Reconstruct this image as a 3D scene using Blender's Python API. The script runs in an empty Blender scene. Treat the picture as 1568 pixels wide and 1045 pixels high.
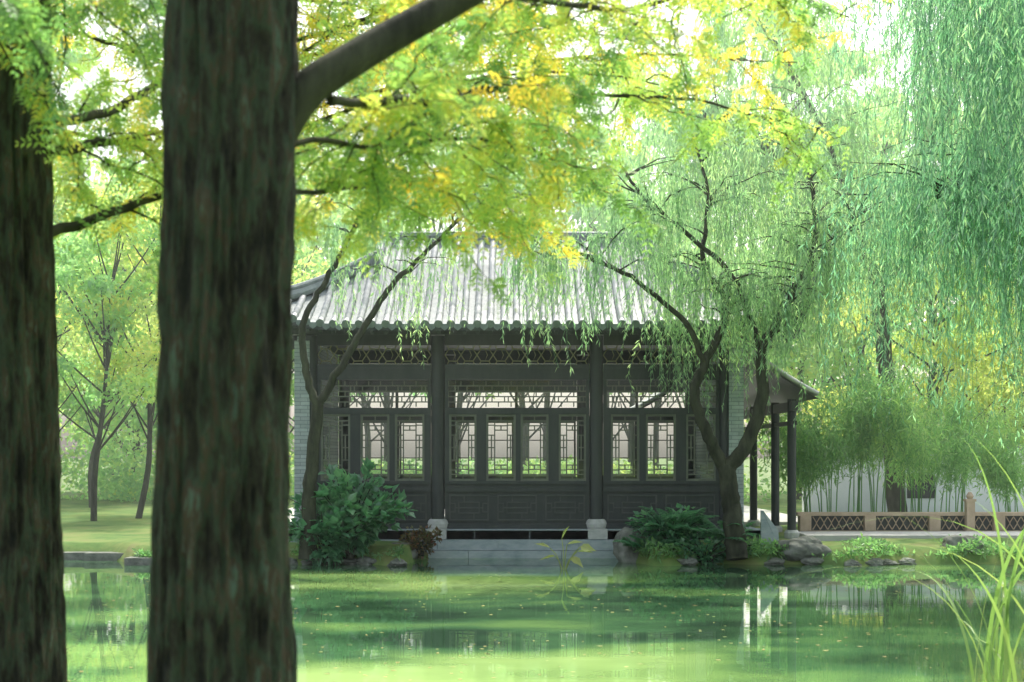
import bpy, bmesh, math, random
import numpy as np
from mathutils import Vector, noise
rng=np.random.default_rng(7); random.seed(7)
scene=bpy.context.scene

# ---------------------------------------------------------------- helpers
def nrm(a):
    return a/np.maximum(np.linalg.norm(a,axis=-1,keepdims=True),1e-9)
class MB:
    def __init__(s): s.v=[];s.f=[];s.n=0
    def add(s,v,f,mat=0,val=None):
        v=np.asarray(v,dtype=np.float32).reshape(-1,3); f=np.asarray(f,dtype=np.int32)
        if val is None: val=np.zeros(len(f),dtype=np.float32)
        s.v.append(v); s.f.append((f+s.n,mat,np.asarray(val,dtype=np.float32))); s.n+=len(v)
    def box(s,x0,x1,y0,y1,z0,z1,mat=0,val=0.0):
        v=[(x0,y0,z0),(x1,y0,z0),(x1,y1,z0),(x0,y1,z0),(x0,y0,z1),(x1,y0,z1),(x1,y1,z1),(x0,y1,z1)]
        f=[(0,3,2,1),(4,5,6,7),(0,1,5,4),(1,2,6,5),(2,3,7,6),(3,0,4,7)]
        s.add(v,f,mat,[val]*6)
    def tube(s,pts,rad,seg=8,mat=0,cap=True,val=0.0):
        P=np.asarray(pts,dtype=float); n=len(P); R=np.broadcast_to(np.asarray(rad,dtype=float),(n,))
        T=nrm(np.gradient(P,axis=0)); 
        ref=np.array([0.,1,0]) if abs(T[0][1])<0.8 else np.array([1.,0,0])
        a=np.linspace(0,2*np.pi,seg,endpoint=False)
        U=np.zeros_like(P); u=nrm(np.cross(T[0],ref))
        for i in range(n):
            u=nrm(u-T[i]*np.dot(u,T[i])); U[i]=u
        W=np.cross(T,U)
        V=P[:,None,:]+R[:,None,None]*(np.cos(a)[None,:,None]*U[:,None,:]+np.sin(a)[None,:,None]*W[:,None,:])
        i=np.arange(n-1)[:,None]*seg; j=np.arange(seg)[None,:]; k=(j+1)%seg
        F=np.stack([i+j,i+k,i+seg+k,i+seg+j],-1).reshape(-1,4)
        s.add(V.reshape(-1,3),F,mat,np.full(len(F),val))
        if cap:
            s.add(V[0],[list(range(seg))[::-1]],mat,[val]); s.add(V[-1],[list(range(seg))],mat,[val])
    def grid(s,V,mat=0):
        n,m,_=V.shape
        i=np.arange(n-1)[:,None]*m; j=np.arange(m-1)[None,:]
        F=np.stack([i+j,i+j+1,i+m+j+1,i+m+j],-1).reshape(-1,4)
        s.add(V.reshape(-1,3),F,mat)
    def leaves(s,B,D,L,W,val,mat=0,side=None,droop=.12):
        N=len(B); L=np.broadcast_to(L,(N,))[:,None]; W=np.broadcast_to(W,(N,))[:,None]
        if side is None: side=nrm(np.cross(D,rng.normal(size=(N,3))))
        mid=B+D*L*.45; tip=B+D*L; tip=tip.copy(); tip[:,2]-=droop*L[:,0]
        V=np.stack([B,mid+side*W/2,tip,mid-side*W/2],1)
        s.add(V.reshape(-1,3),np.arange(4*N).reshape(N,4),mat,val)
    def bigleaves(s,B,D,L,W,val,mat=0):
        N=len(B); L=np.broadcast_to(L,(N,))[:,None]; W=np.broadcast_to(W,(N,))[:,None]
        S=nrm(np.cross(D,np.array([0,0,1.])+rng.normal(size=(N,3))*.35)); up=np.cross(S,D)
        def q(a,b,c): return B+D*L*a+S*W*b+up*L*c
        V=np.stack([q(0,0,0),q(.12,.38,.05),q(.42,.5,.07),q(.62,.26,.03),q(1,0,-.12),q(.62,-.26,.03),q(.42,-.5,.07),q(.12,-.38,.05)],1)
        F=np.concatenate([np.array([[0,1,2,3,4]]),np.array([[0,4,5,6,7]])])[None]+8*np.arange(N)[:,None,None]
        s.add(V.reshape(-1,3),F.reshape(-1,5),mat,np.repeat(val,2))
    def build(s,name,mats,parent=None,smooth=False):
        me=bpy.data.meshes.new(name)
        V=np.concatenate(s.v); me.vertices.add(len(V)); me.vertices.foreach_set('co',V.ravel())
        li=np.concatenate([f.ravel() for f,_,_ in s.f]); lt=np.concatenate([np.full(len(f),f.shape[1]) for f,_,_ in s.f])
        mi=np.concatenate([np.full(len(f),m) for f,m,_ in s.f]).astype(np.int32); va=np.concatenate([v for _,_,v in s.f])
        me.loops.add(len(li)); me.loops.foreach_set('vertex_index',li.astype(np.int32))
        me.polygons.add(len(lt)); me.polygons.foreach_set('loop_start',(np.cumsum(lt)-lt).astype(np.int32))
        me.polygons.foreach_set('material_index',mi)
        me.polygons.foreach_set('use_smooth',np.full(len(lt),smooth))
        at=me.attributes.new('val','FLOAT','FACE'); at.data.foreach_set('value',va.astype(np.float32))
        for m in mats: me.materials.append(m)
        me.update(calc_edges=True)
        ob=bpy.data.objects.new(name,me); scene.collection.objects.link(ob)
        if parent: ob.parent=parent
        return ob
def empty(name,loc=(0,0,0)):
    e=bpy.data.objects.new(name,None); scene.collection.objects.link(e); return e
def smooth_path(pts,n=6):
    P=np.array(pts,dtype=float); Q=np.vstack([2*P[0]-P[1],P,2*P[-1]-P[-2]]); out=[]
    for i in range(1,len(Q)-2):
        for t in np.linspace(0,1,n,endpoint=False):
            a,b,c,d=Q[i-1],Q[i],Q[i+1],Q[i+2]
            out.append(.5*((2*b)+(-a+c)*t+(2*a-5*b+4*c-d)*t*t+(-a+3*b-3*c+d)*t**3))
    out.append(P[-1]); return np.array(out)

# ---------------------------------------------------------------- materials
def new_mat(name):
    m=bpy.data.materials.new(name); m.use_nodes=True; nt=m.node_tree; nt.nodes.clear()
    return m,nt,nt.nodes,nt.links
def ramp(N,stops):
    r=N.new('ShaderNodeValToRGB'); e=r.color_ramp.elements
    while len(e)<len(stops): e.new(.5)
    for el,(p,c) in zip(e,stops): el.position=p; el.color=(*c,1)
    return r
def noise_mat(name,stops,scale=5,rough=.8,bump=.3,stretch=(1,1,1),detail=6,spec=.3,bdist=.02,brick=None):
    m,nt,N,Lk=new_mat(name)
    o=N.new('ShaderNodeOutputMaterial'); p=N.new('ShaderNodeBsdfPrincipled'); Lk.new(p.outputs[0],o.inputs[0])
    tc=N.new('ShaderNodeTexCoord'); mp=N.new('ShaderNodeMapping'); mp.inputs['Scale'].default_value=stretch
    Lk.new(tc.outputs['Object'],mp.inputs[0])
    nz=N.new('ShaderNodeTexNoise'); nz.inputs['Scale'].default_value=scale; nz.inputs['Detail'].default_value=detail; nz.inputs['Roughness'].default_value=.65
    Lk.new(mp.outputs[0],nz.inputs['Vector']); r=ramp(N,stops); Lk.new(nz.outputs['Fac'],r.inputs[0])
    col=r.outputs[0]; h=nz.outputs['Fac']
    if brick:
        m2=N.new('ShaderNodeMapping'); m2.inputs['Rotation'].default_value=(math.radians(90),0,0); Lk.new(tc.outputs['Object'],m2.inputs[0])
        b=N.new('ShaderNodeTexBrick'); b.inputs['Scale'].default_value=1; b.inputs['Brick Width'].default_value=brick[0]; b.inputs['Row Height'].default_value=brick[1]
        b.inputs['Mortar Size'].default_value=.006; b.inputs['Color1'].default_value=(1,1,1,1); b.inputs['Color2'].default_value=(.75,.75,.75,1); b.inputs['Mortar'].default_value=(.5,.5,.5,1)
        Lk.new(m2.outputs[0],b.inputs['Vector'])
        mx=N.new('ShaderNodeMix'); mx.data_type='RGBA'; mx.blend_type='MULTIPLY'; mx.inputs['Factor'].default_value=1
        Lk.new(col,mx.inputs[6]); Lk.new(b.outputs['Color'],mx.inputs[7]); col=mx.outputs[2]
    Lk.new(col,p.inputs['Base Color']); p.inputs['Roughness'].default_value=rough; p.inputs['Specular IOR Level'].default_value=spec
    bp=N.new('ShaderNodeBump'); bp.inputs['Strength'].default_value=bump; bp.inputs['Distance'].default_value=bdist
    Lk.new(h,bp.inputs['Height']); Lk.new(bp.outputs[0],p.inputs['Normal'])
    return m
def leaf_mat(name,stops,trans=1.6,tmix=.55,gl=.06):
    m,nt,N,Lk=new_mat(name)
    o=N.new('ShaderNodeOutputMaterial'); a=N.new('ShaderNodeAttribute'); a.attribute_name='val'
    r=ramp(N,stops); Lk.new(a.outputs['Fac'],r.inputs[0])
    d=N.new('ShaderNodeBsdfDiffuse'); t=N.new('ShaderNodeBsdfTranslucent'); g=N.new('ShaderNodeBsdfGlossy'); g.inputs['Roughness'].default_value=.4
    Lk.new(r.outputs[0],d.inputs[0])
    mu=N.new('ShaderNodeMix'); mu.data_type='RGBA'; mu.blend_type='MULTIPLY'; mu.inputs['Factor'].default_value=1; mu.inputs[7].default_value=(trans*1.03,trans*1.1,trans*.88,1)
    mu.clamp_result=False
    Lk.new(r.outputs[0],mu.inputs[6]); Lk.new(mu.outputs[2],t.inputs[0])
    m1=N.new('ShaderNodeMixShader'); m1.inputs[0].default_value=tmix; Lk.new(d.outputs[0],m1.inputs[1]); Lk.new(t.outputs[0],m1.inputs[2])
    m2=N.new('ShaderNodeMixShader'); m2.inputs[0].default_value=gl; Lk.new(m1.outputs[0],m2.inputs[1]); Lk.new(g.outputs[0],m2.inputs[2])
    Lk.new(m2.outputs[0],o.inputs[0]); return m

M_gold=leaf_mat('leaf_redwood',[(0,(.11,.22,.07)),(.42,(.25,.37,.09)),(.65,(.42,.43,.09)),(1,(.62,.44,.06))],1.95,.66)
M_willow=leaf_mat('leaf_willow',[(0,(.12,.25,.13)),(.6,(.26,.41,.2)),(1,(.38,.47,.22))],2.15,.62,.12)
M_willow2=leaf_mat('leaf_willow_cool',[(0,(.09,.24,.15)),(.6,(.19,.38,.22)),(1,(.33,.47,.25))],2.2,.62,.14)
M_bg=leaf_mat('leaf_background',[(0,(.14,.29,.13)),(.5,(.28,.43,.17)),(1,(.47,.5,.17))],2.0,.64)
M_bgy=leaf_mat('leaf_background_yellow',[(0,(.22,.34,.11)),(.5,(.40,.46,.14)),(1,(.54,.49,.14))],1.9,.64)
M_bamboo=leaf_mat('leaf_bamboo',[(0,(.08,.18,.07)),(.6,(.17,.31,.11)),(1,(.32,.42,.15))],2.2,.58)
M_shrub=leaf_mat('leaf_shrub',[(0,(.04,.15,.07)),(.6,(.09,.26,.12)),(1,(.18,.38,.17))],1.8,.4,.1)
M_red=leaf_mat('leaf_red_shrub',[(0,(.07,.11,.03)),(.6,(.16,.12,.04)),(1,(.25,.08,.04))],1.5,.45)
M_reed=leaf_mat('leaf_reed',[(0,(.12,.22,.06)),(.6,(.26,.36,.10)),(1,(.5,.5,.18))],1.4,.5)
M_float=leaf_mat('leaf_floating',[(0,(.18,.25,.08)),(.6,(.4,.4,.16)),(1,(.5,.4,.16))],1.2,.3)

M_bark=noise_mat('bark_redwood',[(.36,(.012,.014,.010)),(.45,(.042,.04,.026)),(.52,(.055,.085,.05)),(.58,(.085,.06,.038)),(.66,(.11,.165,.115))],11,.85,1.0,(1.7,1.7,.5),12,.3,.06)
M_bark2=noise_mat('bark_dark',[(.35,(.025,.028,.018)),(.6,(.06,.065,.04)),(.8,(.1,.11,.07))],9,.9,.8,(1,1,.3),6,.2)
M_wood=noise_mat('dark_lacquered_wood',[(.3,(.022,.03,.029)),(.7,(.042,.05,.045))],6,.45,.1,(1,1,.2),4,.45)
M_wood2=noise_mat('lattice_wood',[(.3,(.12,.14,.11)),(.7,(.19,.2,.15))],6,.6,.1)
M_fret=noise_mat('frieze_wood',[(.3,(.25,.25,.14)),(.7,(.34,.32,.18))],6,.6,.1)
M_tile=noise_mat('grey_roof_tile',[(.3,(.34,.35,.33)),(.5,(.52,.52,.49)),(.7,(.68,.66,.61))],3.5,.33,.4,(1,1,1),8,1.0)
M_tile_d=noise_mat('grey_ridge_tile',[(.3,(.12,.15,.15)),(.7,(.24,.28,.27))],5,.6,.4)
M_stone=noise_mat('podium_stone',[(.25,(.2,.26,.27)),(.5,(.33,.39,.39)),(.75,(.44,.48,.47))],4,.8,.3,(1,1,2.5),8)
M_stonep=noise_mat('pale_stone',[(.3,(.38,.4,.36)),(.7,(.56,.57,.53))],8,.8,.3)
M_brick=noise_mat('grey_brick',[(.3,(.36,.42,.42)),(.7,(.5,.55,.54))],6,.85,.3,brick=(.28,.07))
M_rock=noise_mat('shore_rock',[(.3,(.08,.09,.07)),(.5,(.17,.18,.15)),(.7,(.27,.28,.24))],4,.9,.9,(1,1,1),9,.2,.05)
M_plaster=noise_mat('white_plaster',[(.3,(.78,.83,.84)),(.7,(.87,.9,.9))],2,.9,.1)
M_tan=noise_mat('tan_stone',[(.3,(.42,.32,.22)),(.7,(.58,.46,.33))],6,.85,.2)
M_path=noise_mat('pale_paving',[(.3,(.42,.42,.39)),(.7,(.55,.55,.51))],3,.9,.2)
M_ground=noise_mat('ground_grass',[(.3,(.06,.1,.035)),(.45,(.1,.18,.05)),(.58,(.17,.22,.07)),(.75,(.2,.17,.09))],1.1,.95,.6,(1,1,1),10,.1,.05)
M_glass,nt,N,Lk=new_mat('window_glass')
o=N.new('ShaderNodeOutputMaterial'); t=N.new('ShaderNodeBsdfTransparent'); t.inputs[0].default_value=(.9,.95,.93,1)
g=N.new('ShaderNodeBsdfGlossy'); g.inputs['Roughness'].default_value=.03; fr=N.new('ShaderNodeFresnel'); fr.inputs[0].default_value=1.7
mx=N.new('ShaderNodeMixShader'); Lk.new(fr.outputs[0],mx.inputs[0]); Lk.new(t.outputs[0],mx.inputs[1]); Lk.new(g.outputs[0],mx.inputs[2]); Lk.new(mx.outputs[0],o.inputs[0])
M_water,nt,N,Lk=new_mat('pond_water')
o=N.new('ShaderNodeOutputMaterial'); p=N.new('ShaderNodeBsdfPrincipled'); Lk.new(p.outputs[0],o.inputs[0])
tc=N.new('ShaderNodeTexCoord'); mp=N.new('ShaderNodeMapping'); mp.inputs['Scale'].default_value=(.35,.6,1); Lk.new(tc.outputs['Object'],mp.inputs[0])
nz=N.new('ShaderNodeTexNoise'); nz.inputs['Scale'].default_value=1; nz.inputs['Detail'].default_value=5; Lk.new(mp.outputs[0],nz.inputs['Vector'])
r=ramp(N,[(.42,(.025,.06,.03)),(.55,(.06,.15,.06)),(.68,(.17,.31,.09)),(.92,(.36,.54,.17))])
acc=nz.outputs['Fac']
for (cx,cy,rx,ry,amt) in ((-1.2,20.6,4.2,2.8,.42),(-1.0,11.5,5.2,3.4,.42)):   # algae blooms, plus patchy bright light on the pond painted into its colour
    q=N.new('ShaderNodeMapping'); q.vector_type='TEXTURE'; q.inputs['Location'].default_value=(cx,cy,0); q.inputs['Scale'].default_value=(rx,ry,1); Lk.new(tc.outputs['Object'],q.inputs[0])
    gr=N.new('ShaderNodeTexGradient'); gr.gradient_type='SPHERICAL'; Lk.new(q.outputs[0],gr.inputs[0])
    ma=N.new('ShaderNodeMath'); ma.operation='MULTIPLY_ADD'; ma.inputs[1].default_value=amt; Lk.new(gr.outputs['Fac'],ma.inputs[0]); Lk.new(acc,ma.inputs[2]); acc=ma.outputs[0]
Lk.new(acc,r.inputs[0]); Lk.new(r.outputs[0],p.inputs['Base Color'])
p.inputs['Roughness'].default_value=.02; p.inputs['IOR'].default_value=1.48
n2=N.new('ShaderNodeTexNoise'); n2.inputs['Scale'].default_value=5; n2.inputs['Detail'].default_value=3
m3=N.new('ShaderNodeMapping'); m3.inputs['Scale'].default_value=(.5,1,1); Lk.new(tc.outputs['Object'],m3.inputs[0]); Lk.new(m3.outputs[0],n2.inputs['Vector'])
bp=N.new('ShaderNodeBump'); bp.inputs['Strength'].default_value=.012; bp.inputs['Distance'].default_value=.05; Lk.new(n2.outputs['Fac'],bp.inputs['Height']); Lk.new(bp.outputs[0],p.inputs['Normal'])

# ---------------------------------------------------------------- world + sun + camera
SUN_EL,SUN_AZ=math.radians(55),math.radians(14)
w=bpy.data.worlds.new('World'); scene.world=w; w.use_nodes=True; N=w.node_tree.nodes; Lk=w.node_tree.links
bg=N['Background']; sk=N.new('ShaderNodeTexSky'); sk.sky_type='NISHITA'; sk.sun_disc=False
sk.sun_elevation=SUN_EL; sk.sun_rotation=SUN_AZ; sk.dust_density=5; sk.air_density=1.2
hs=N.new('ShaderNodeHueSaturation'); hs.inputs['Saturation'].default_value=.5; hs.inputs['Value'].default_value=2.4
Lk.new(sk.outputs[0],hs.inputs['Color']); Lk.new(hs.outputs[0],bg.inputs[0]); bg.inputs[1].default_value=.15
sd=Vector((math.cos(SUN_EL)*math.sin(SUN_AZ),math.cos(SUN_EL)*math.cos(SUN_AZ),math.sin(SUN_EL)))
l=bpy.data.lights.new('sun','SUN'); l.energy=5; l.angle=math.radians(.5); l.color=(1,.96,.87)
lo=bpy.data.objects.new('sun',l); scene.collection.objects.link(lo); lo.rotation_euler=sd.to_track_quat('Z','Y').to_euler()
cd=bpy.data.cameras.new('camera'); cam=bpy.data.objects.new('camera',cd); scene.collection.objects.link(cam); scene.camera=cam
cam.location=(0,0,1.85); cam.rotation_euler=(math.radians(90),0,0); cd.lens=50; cd.shift_y=.113; cd.clip_end=2000
cd.dof.use_dof=True; cd.dof.focus_distance=26; cd.dof.aperture_fstop=4.2
scene.view_settings.view_transform='Standard'; scene.view_settings.look='None'; scene.view_settings.exposure=0
# thin sunlit haze hanging over the far side of the pond and the wood behind
M_mist,nt,N,Lk=new_mat('garden_mist'); o=N.new('ShaderNodeOutputMaterial'); vs=N.new('ShaderNodeVolumeScatter')
vs.inputs['Color'].default_value=(.92,1,.96,1); vs.inputs['Density'].default_value=.0044; vs.inputs['Anisotropy'].default_value=.5; Lk.new(vs.outputs[0],o.inputs['Volume'])
mb=MB(); mb.box(-45,45,20,80,-.4,26); mb.build('mist',[M_mist])

# ---------------------------------------------------------------- ground and water
def sstep(a,b,x):
    t=np.clip((x-a)/(b-a),0,1); return t*t*(3-2*t)
def shore(x):
    s=24.3+1.4*(1-sstep(-8,-6,x))
    c=sstep(-2.0,-1.3,x)*(1-sstep(1.7,2.4,x))
    return s*(1-c)+26.6*c+.18*np.sin(x*1.7+1)+.1*np.sin(x*4.1)
def axis(lo,hi,flo,fhi,st):
    a=np.arange(flo,fhi,st); L=flo-np.geomspace(.5,flo-lo,24)[::-1]; R=fhi+np.geomspace(.5,hi-fhi,24)
    return np.concatenate([L,a,R])
gx=axis(-600,600,-17,14,.2); gy=axis(-300,1200,6,30,.2)
X,Y=np.meshgrid(gx,gy)
d=np.minimum.reduce([Y-8.6-.15*np.sin(X*2.1),shore(X)-Y,X+15,9.6-X+.3*np.sin(Y*.9)])
Z=.3-.9*sstep(-.45,.7,d)
Z=Z+np.where(d<-.4,.03*np.sin(X*1.3)*np.sin(Y*1.1)+.02*np.sin(X*3.1+Y*2.3),0)*(np.abs(X)<40)
mb=MB(); mb.grid(np.stack([X,Y,Z],-1)); mb.build('ground',[M_ground],smooth=True)
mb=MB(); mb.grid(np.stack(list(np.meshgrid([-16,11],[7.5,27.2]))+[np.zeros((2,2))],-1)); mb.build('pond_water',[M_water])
n=3000; B=np.stack([rng.uniform(-9,8,n),8.8+14*rng.random(n)**1.4,np.full(n,.004)],1)
cl=np.sin(B[:,0]*1.1+B[:,1]*.7)+np.sin(B[:,0]*.5-B[:,1]*1.3)+rng.normal(size=n)*.8; B=B[cl>.1]; n=len(B)
a=rng.uniform(0,6.28,n); D=np.stack([np.cos(a),np.sin(a),np.zeros(n)],1); S=np.stack([-np.sin(a),np.cos(a),np.zeros(n)],1)
mb=MB(); mb.leaves(B,D,rng.uniform(.02,.08,n),rng.uniform(.015,.05,n),rng.random(n),side=S,droop=0); mb.build('floating_leaves',[M_float])

# ---------------------------------------------------------------- pavilion
pav=empty('chinese_pavilion'); XC=.1
A_=5.3; TY=3.7; TG=2.55; Y0=25.4; YR=Y0+TY; ZE=4.2
def hz(t):
    t1=np.minimum(t,TG); return .42*t1+.055*t1*t1+.52*(t-t1)
def lift(ts,t): return .65*np.clip(1-ts/2.1,0,1)**2*np.clip(1-t/2.1,0,1)**2
roof=MB()
def front_pt(x,t,sgn,dz=0):
    return np.stack([XC+x,YR-sgn*(TY-t),ZE+hz(t)+lift(A_-np.abs(x),t)+dz+0*x],-1)
def side_pt(v,ts,sgn,dz=0):
    return np.stack([XC+sgn*(A_-ts),YR+v,ZE+hz(ts)+lift(ts,TY-np.abs(v))+dz+0*v],-1)
for dz,mt in ((0,0),(-.1,1)):
    for sg in (1,-1):
        tt=np.concatenate([np.linspace(0,TG,14),np.linspace(TG+.001,TY,8)])
        rows=[]
        for t_ in tt:
            xm=A_-t_ if t_<=TG else A_-TG
            x=np.linspace(-xm,xm,60); rows.append(front_pt(x,np.full(60,t_),sg,dz))
        roof.grid(np.array(rows),mt)
        rows=[]
        for t_ in np.linspace(0,TG,14):
            v=np.linspace(-(TY-t_),TY-t_,40); rows.append(side_pt(v,np.full(40,t_),sg,dz))
        roof.grid(np.array(rows),mt)
for sg in (1,-1):
    x=np.linspace(-A_,A_,60); z0=np.zeros(60)
    roof.grid(np.array([front_pt(x,z0,sg,-.1),front_pt(x,z0,sg,0)]),1)
    v=np.linspace(-TY,TY,60); roof.grid(np.array([side_pt(v,z0,sg,-.1),side_pt(v,z0,sg,0)]),1)
roof.build('roof_deck',[M_tile_d,M_wood],pav)
ribs=MB(); raft=MB()
SP=.235
def rib(P):
    L=np.linalg.norm(np.diff(P,axis=0),axis=1).sum(); nt_=max(1,int(L/.24)); pts=[];rr=[]
    s=np.linspace(0,1,len(P))
    for k in range(nt_):
        for q,rad in ((k/nt_+.002,.067),((k+.97)/nt_,.055)):
            pts.append([np.interp(q,s,P[:,i]) for i in range(3)]); rr.append(rad*random.uniform(.96,1.05))
    ribs.tube(pts,rr,8)
    p0=P[0]; dd=nrm((P[0]-P[1])[None])[0]
    ribs.tube([p0,p0+dd*.035],[.078,.074],12,1)
for sg in (1,-1):
    for x in np.arange(-A_+.12,A_,SP):
        tm=TY if abs(x)<A_-TG else A_-abs(x)
        if tm<.15: continue
        t_=np.linspace(0,tm,14); P=front_pt(np.full(14,x),t_,sg,.03); P[:,0]+=random.uniform(-.008,.008); rib(P)
        e=front_pt(np.array([x+SP/2]),np.array([0.]),sg,0)[0]; yy=e[1]-sg*.03
        if abs(x+SP/2)<A_:
            ribs.add([(e[0]-.07,yy,e[2]+.02),(e[0]-.065,yy,e[2]-.05),(e[0],yy-sg*.005,e[2]-.10),(e[0]+.065,yy,e[2]-.05),(e[0]+.07,yy,e[2]+.02)],[[0,1,2,3,4]],1)
        t_=np.linspace(.06,min(tm,1.3),5); raft.tube(front_pt(np.full(5,x),t_,sg,-.15),.042,6)
    for v in np.arange(-TY+.12,TY,SP):
        tm=min(TG,TY-abs(v)); 
        if tm<.15: continue
        t_=np.linspace(0,tm,12); rib(side_pt(np.full(12,v),t_,sg,.03))
        raft.tube(side_pt(np.full(5,v),np.linspace(.06,min(tm,1.1),5),sg,-.15),.042,6)
ribs.build('roof_tiles',[M_tile,M_tile_d],pav,True); raft.build('rafters',[M_wood],pav)
rd=MB()
zr=ZE+float(hz(TY))
rd.box(XC-2.78,XC+2.78,YR-.09,YR+.09,zr-.1,zr+.1); rd.tube([(XC-2.85,YR,zr+.13),(XC+2.85,YR,zr+.13)],.1,8)
for s in (-1,1):
    c=[(XC+s*2.6,YR,zr+.1),(XC+s*2.8,YR,zr+.2),(XC+s*2.9,YR,zr+.33),(XC+s*2.85,YR,zr+.42)]
    rd.tube(smooth_path(c,4),np.linspace(.11,.04,13),8)
    for sg in (1,-1):
        t_=np.linspace(TG-.25,TY,10); P=front_pt(np.full(10,s*(A_-TG)),t_,sg,.1); rd.tube(P,.09,8)
        P2=P.copy(); P2[:,2]+=.1; rd.tube(P2,.05,8)
        tip=P[0]+np.array([0,-sg*.05,.12]); rd.tube([P[0],tip,tip+np.array([0,-sg*.1,.15])],[.1,.08,.03],8)
        t_=np.linspace(0,TG,14); P=front_pt(s*(A_-t_),t_,sg,.1)
        e=P[0]-(P[1]-P[0])*1.3+np.array([0,0,.1]); e2=e-(P[1]-P[0])*.8+np.array([0,0,.2]); P=np.vstack([e2,e,P])
        rd.tube(P,np.concatenate([[.05,.1],np.full(14,.1)]),8); P2=P[1:].copy(); P2[:,2]+=.13; rd.tube(P2,.055,8)
        c0=front_pt(np.array([s*A_]),np.array([0.]),sg,-.12)[0]; c1=front_pt(np.array([s*(A_-1.4)]),np.array([1.4]),sg,-.22)[0]
        rd.tube([c0+(c0-c1)*.06,c1],[.08,.11],6,1)
    gx_=XC+s*(A_-TG-.12); prof=[]
    for t_ in np.linspace(TG,TY,6): prof.append((gx_,YR-(TY-t_),ZE+float(hz(t_))-.02))
    for t_ in np.linspace(TY,TG,6)[1:]: prof.append((gx_,YR+(TY-t_),ZE+float(hz(t_))-.02))
    rd.add(prof,[list(range(len(prof)))],2)
rd.build('roof_ridges',[M_tile_d,M_wood,M_brick],pav)

YF=26.5; YB=31.7
pod=MB()
zz=[-.5,.14,.33,.51]
for k in range(3):
    off=.05*(2-k) if k<2 else -.03; x=-4.45
    while x<4.6:
        wd=random.uniform(1.0,1.7); x1=min(x+wd,4.65)
        pod.box(x+.004,x1-.004,26.02-off,26.6,zz[k]+.004,zz[k+1]-(.004 if k<2 else 0),0); x=x1
pod.box(-4.42,4.62,26.05,32.4,-.5,.498,0)
pod.build('stone_podium',[M_stone],pav)
fr=MB()
cols=[-3.74,-1.38,1.57,3.98]
for yy in (YF,YB):
    for cx in cols:
        fr.tube([(cx,yy,.68),(cx,yy,4.1)],.125,20)
sb=MB()
for cx in cols[1:3]:
    sb.tube([(cx,YF,.505),(cx,YF,.54),(cx,YF,.60),(cx,YF,.66),(cx,YF,.69)],[.17,.19,.2,.18,.15],20)
    sb.box(cx-.18,cx+.18,YF-.46,YF-.1,.34,.518)
sb.build('column_bases',[M_stonep],pav)
lat=MB(); fri=MB(); gl=MB()
bays=[(-3.62,-1.51,[(-3.56,-3.01),(-2.82,-2.28),(-2.18,-1.63)]),(-1.25,1.44,[(-1.17,-.66),(-.48,.07),(.16,.68),(.87,1.38)]),(1.70,3.86,[(1.84,2.37),(2.49,3.05),(3.24,3.79)])]
def casement(x0,x1,z0,z1,y,simple=False):
    f=.04
    for a,b,c,e in ((x0,x0+f,z0,z1),(x1-f,x1,z0,z1)): lat.box(a,b,y-.03,y+.03,c,e)
    for c,e in ((z0,z0+f),(z1-f,z1)): lat.box(x0+f,x1-f,y-.028,y+.028,c,e)
    X0,X1,Z0,Z1=x0+f,x1-f,z0+f,z1-f; w_=X1-X0; h_=Z1-Z0; b=.011
    H=lambda xa,xb,z:lat.box(xa,xb,y-.012,y+.012,z-b,z+b)
    V=lambda x,za,zb:lat.box(x-b,x+b,y-.015,y+.015,za,zb)
    if simple:
        for q in (.33,.67): H(X0,X1,Z0+h_*q)
        return
    xl,xr=X0+w_*.25,X1-w_*.25; zl,zh=Z0+h_*.22,Z1-h_*.22
    V(xl,Z0+h_*.07,Z1-h_*.07); V(xr,Z0+h_*.07,Z1-h_*.07)
    for z in (zl,zh): H(xl,xr,z)
    for q in (.07,.93): H(X0,X1,Z0+h_*q)
    for q in (.14,.86): H(X0,xl,Z0+h_*q); H(xr,X1,Z0+h_*q)
    for q in (.3,.5,.7): H(X0,xl,Z0+h_*q); H(xr,X1,Z0+h_*q)
    xm=(X0+X1)/2
    V(xm,Z0,Z0+h_*.07); V(xm,Z1-h_*.07,Z1); V(xm,Z0+h_*.15,zl); V(xm,zh,Z1-h_*.15)
    for q in (.15,.85): H(xl,xr,Z0+h_*q)
    for q in (.4,.6): V(X0+w_*.12,Z0+h_*(q-.1),Z0+h_*(q+.1)); V(X1-w_*.12,Z0+h_*(q-.1),Z0+h_*(q+.1))
    gl.add([(X0,y+.02,Z0),(X1,y+.02,Z0),(X1,y+.02,Z1),(X0,y+.02,Z1)],[[0,1,2,3]])
def transom(x0,x1,z0,z1,y):
    b=.011; h_=z1-z0
    for i in (1,2,3,4): lat.box(x0,x1,y-.012,y+.012,z0+h_*i/5-b,z0+h_*i/5+b)
    n_=int((x1-x0)/.22)
    for i in range(5):
        for k in range(n_+1):
            x=x0+(k+(.5 if i%2 else 0.02))*(x1-x0)/n_
            if x<x1: lat.box(x-b,x+b,y-.016,y+.016,z0+h_*i/5+b,z0+h_*(i+1)/5-b)
            if i in (1,3) and k%2==0 and x+.07<x1: lat.box(x+.07-b,x+.07+b,y-.016,y+.016,z0+h_*i/5+b,z0+h_*(i+1)/5-b)
    gl.add([(x0,y+.02,z0),(x1,y+.02,z0),(x1,y+.02,z1),(x0,y+.02,z1)],[[0,1,2,3]])
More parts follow.
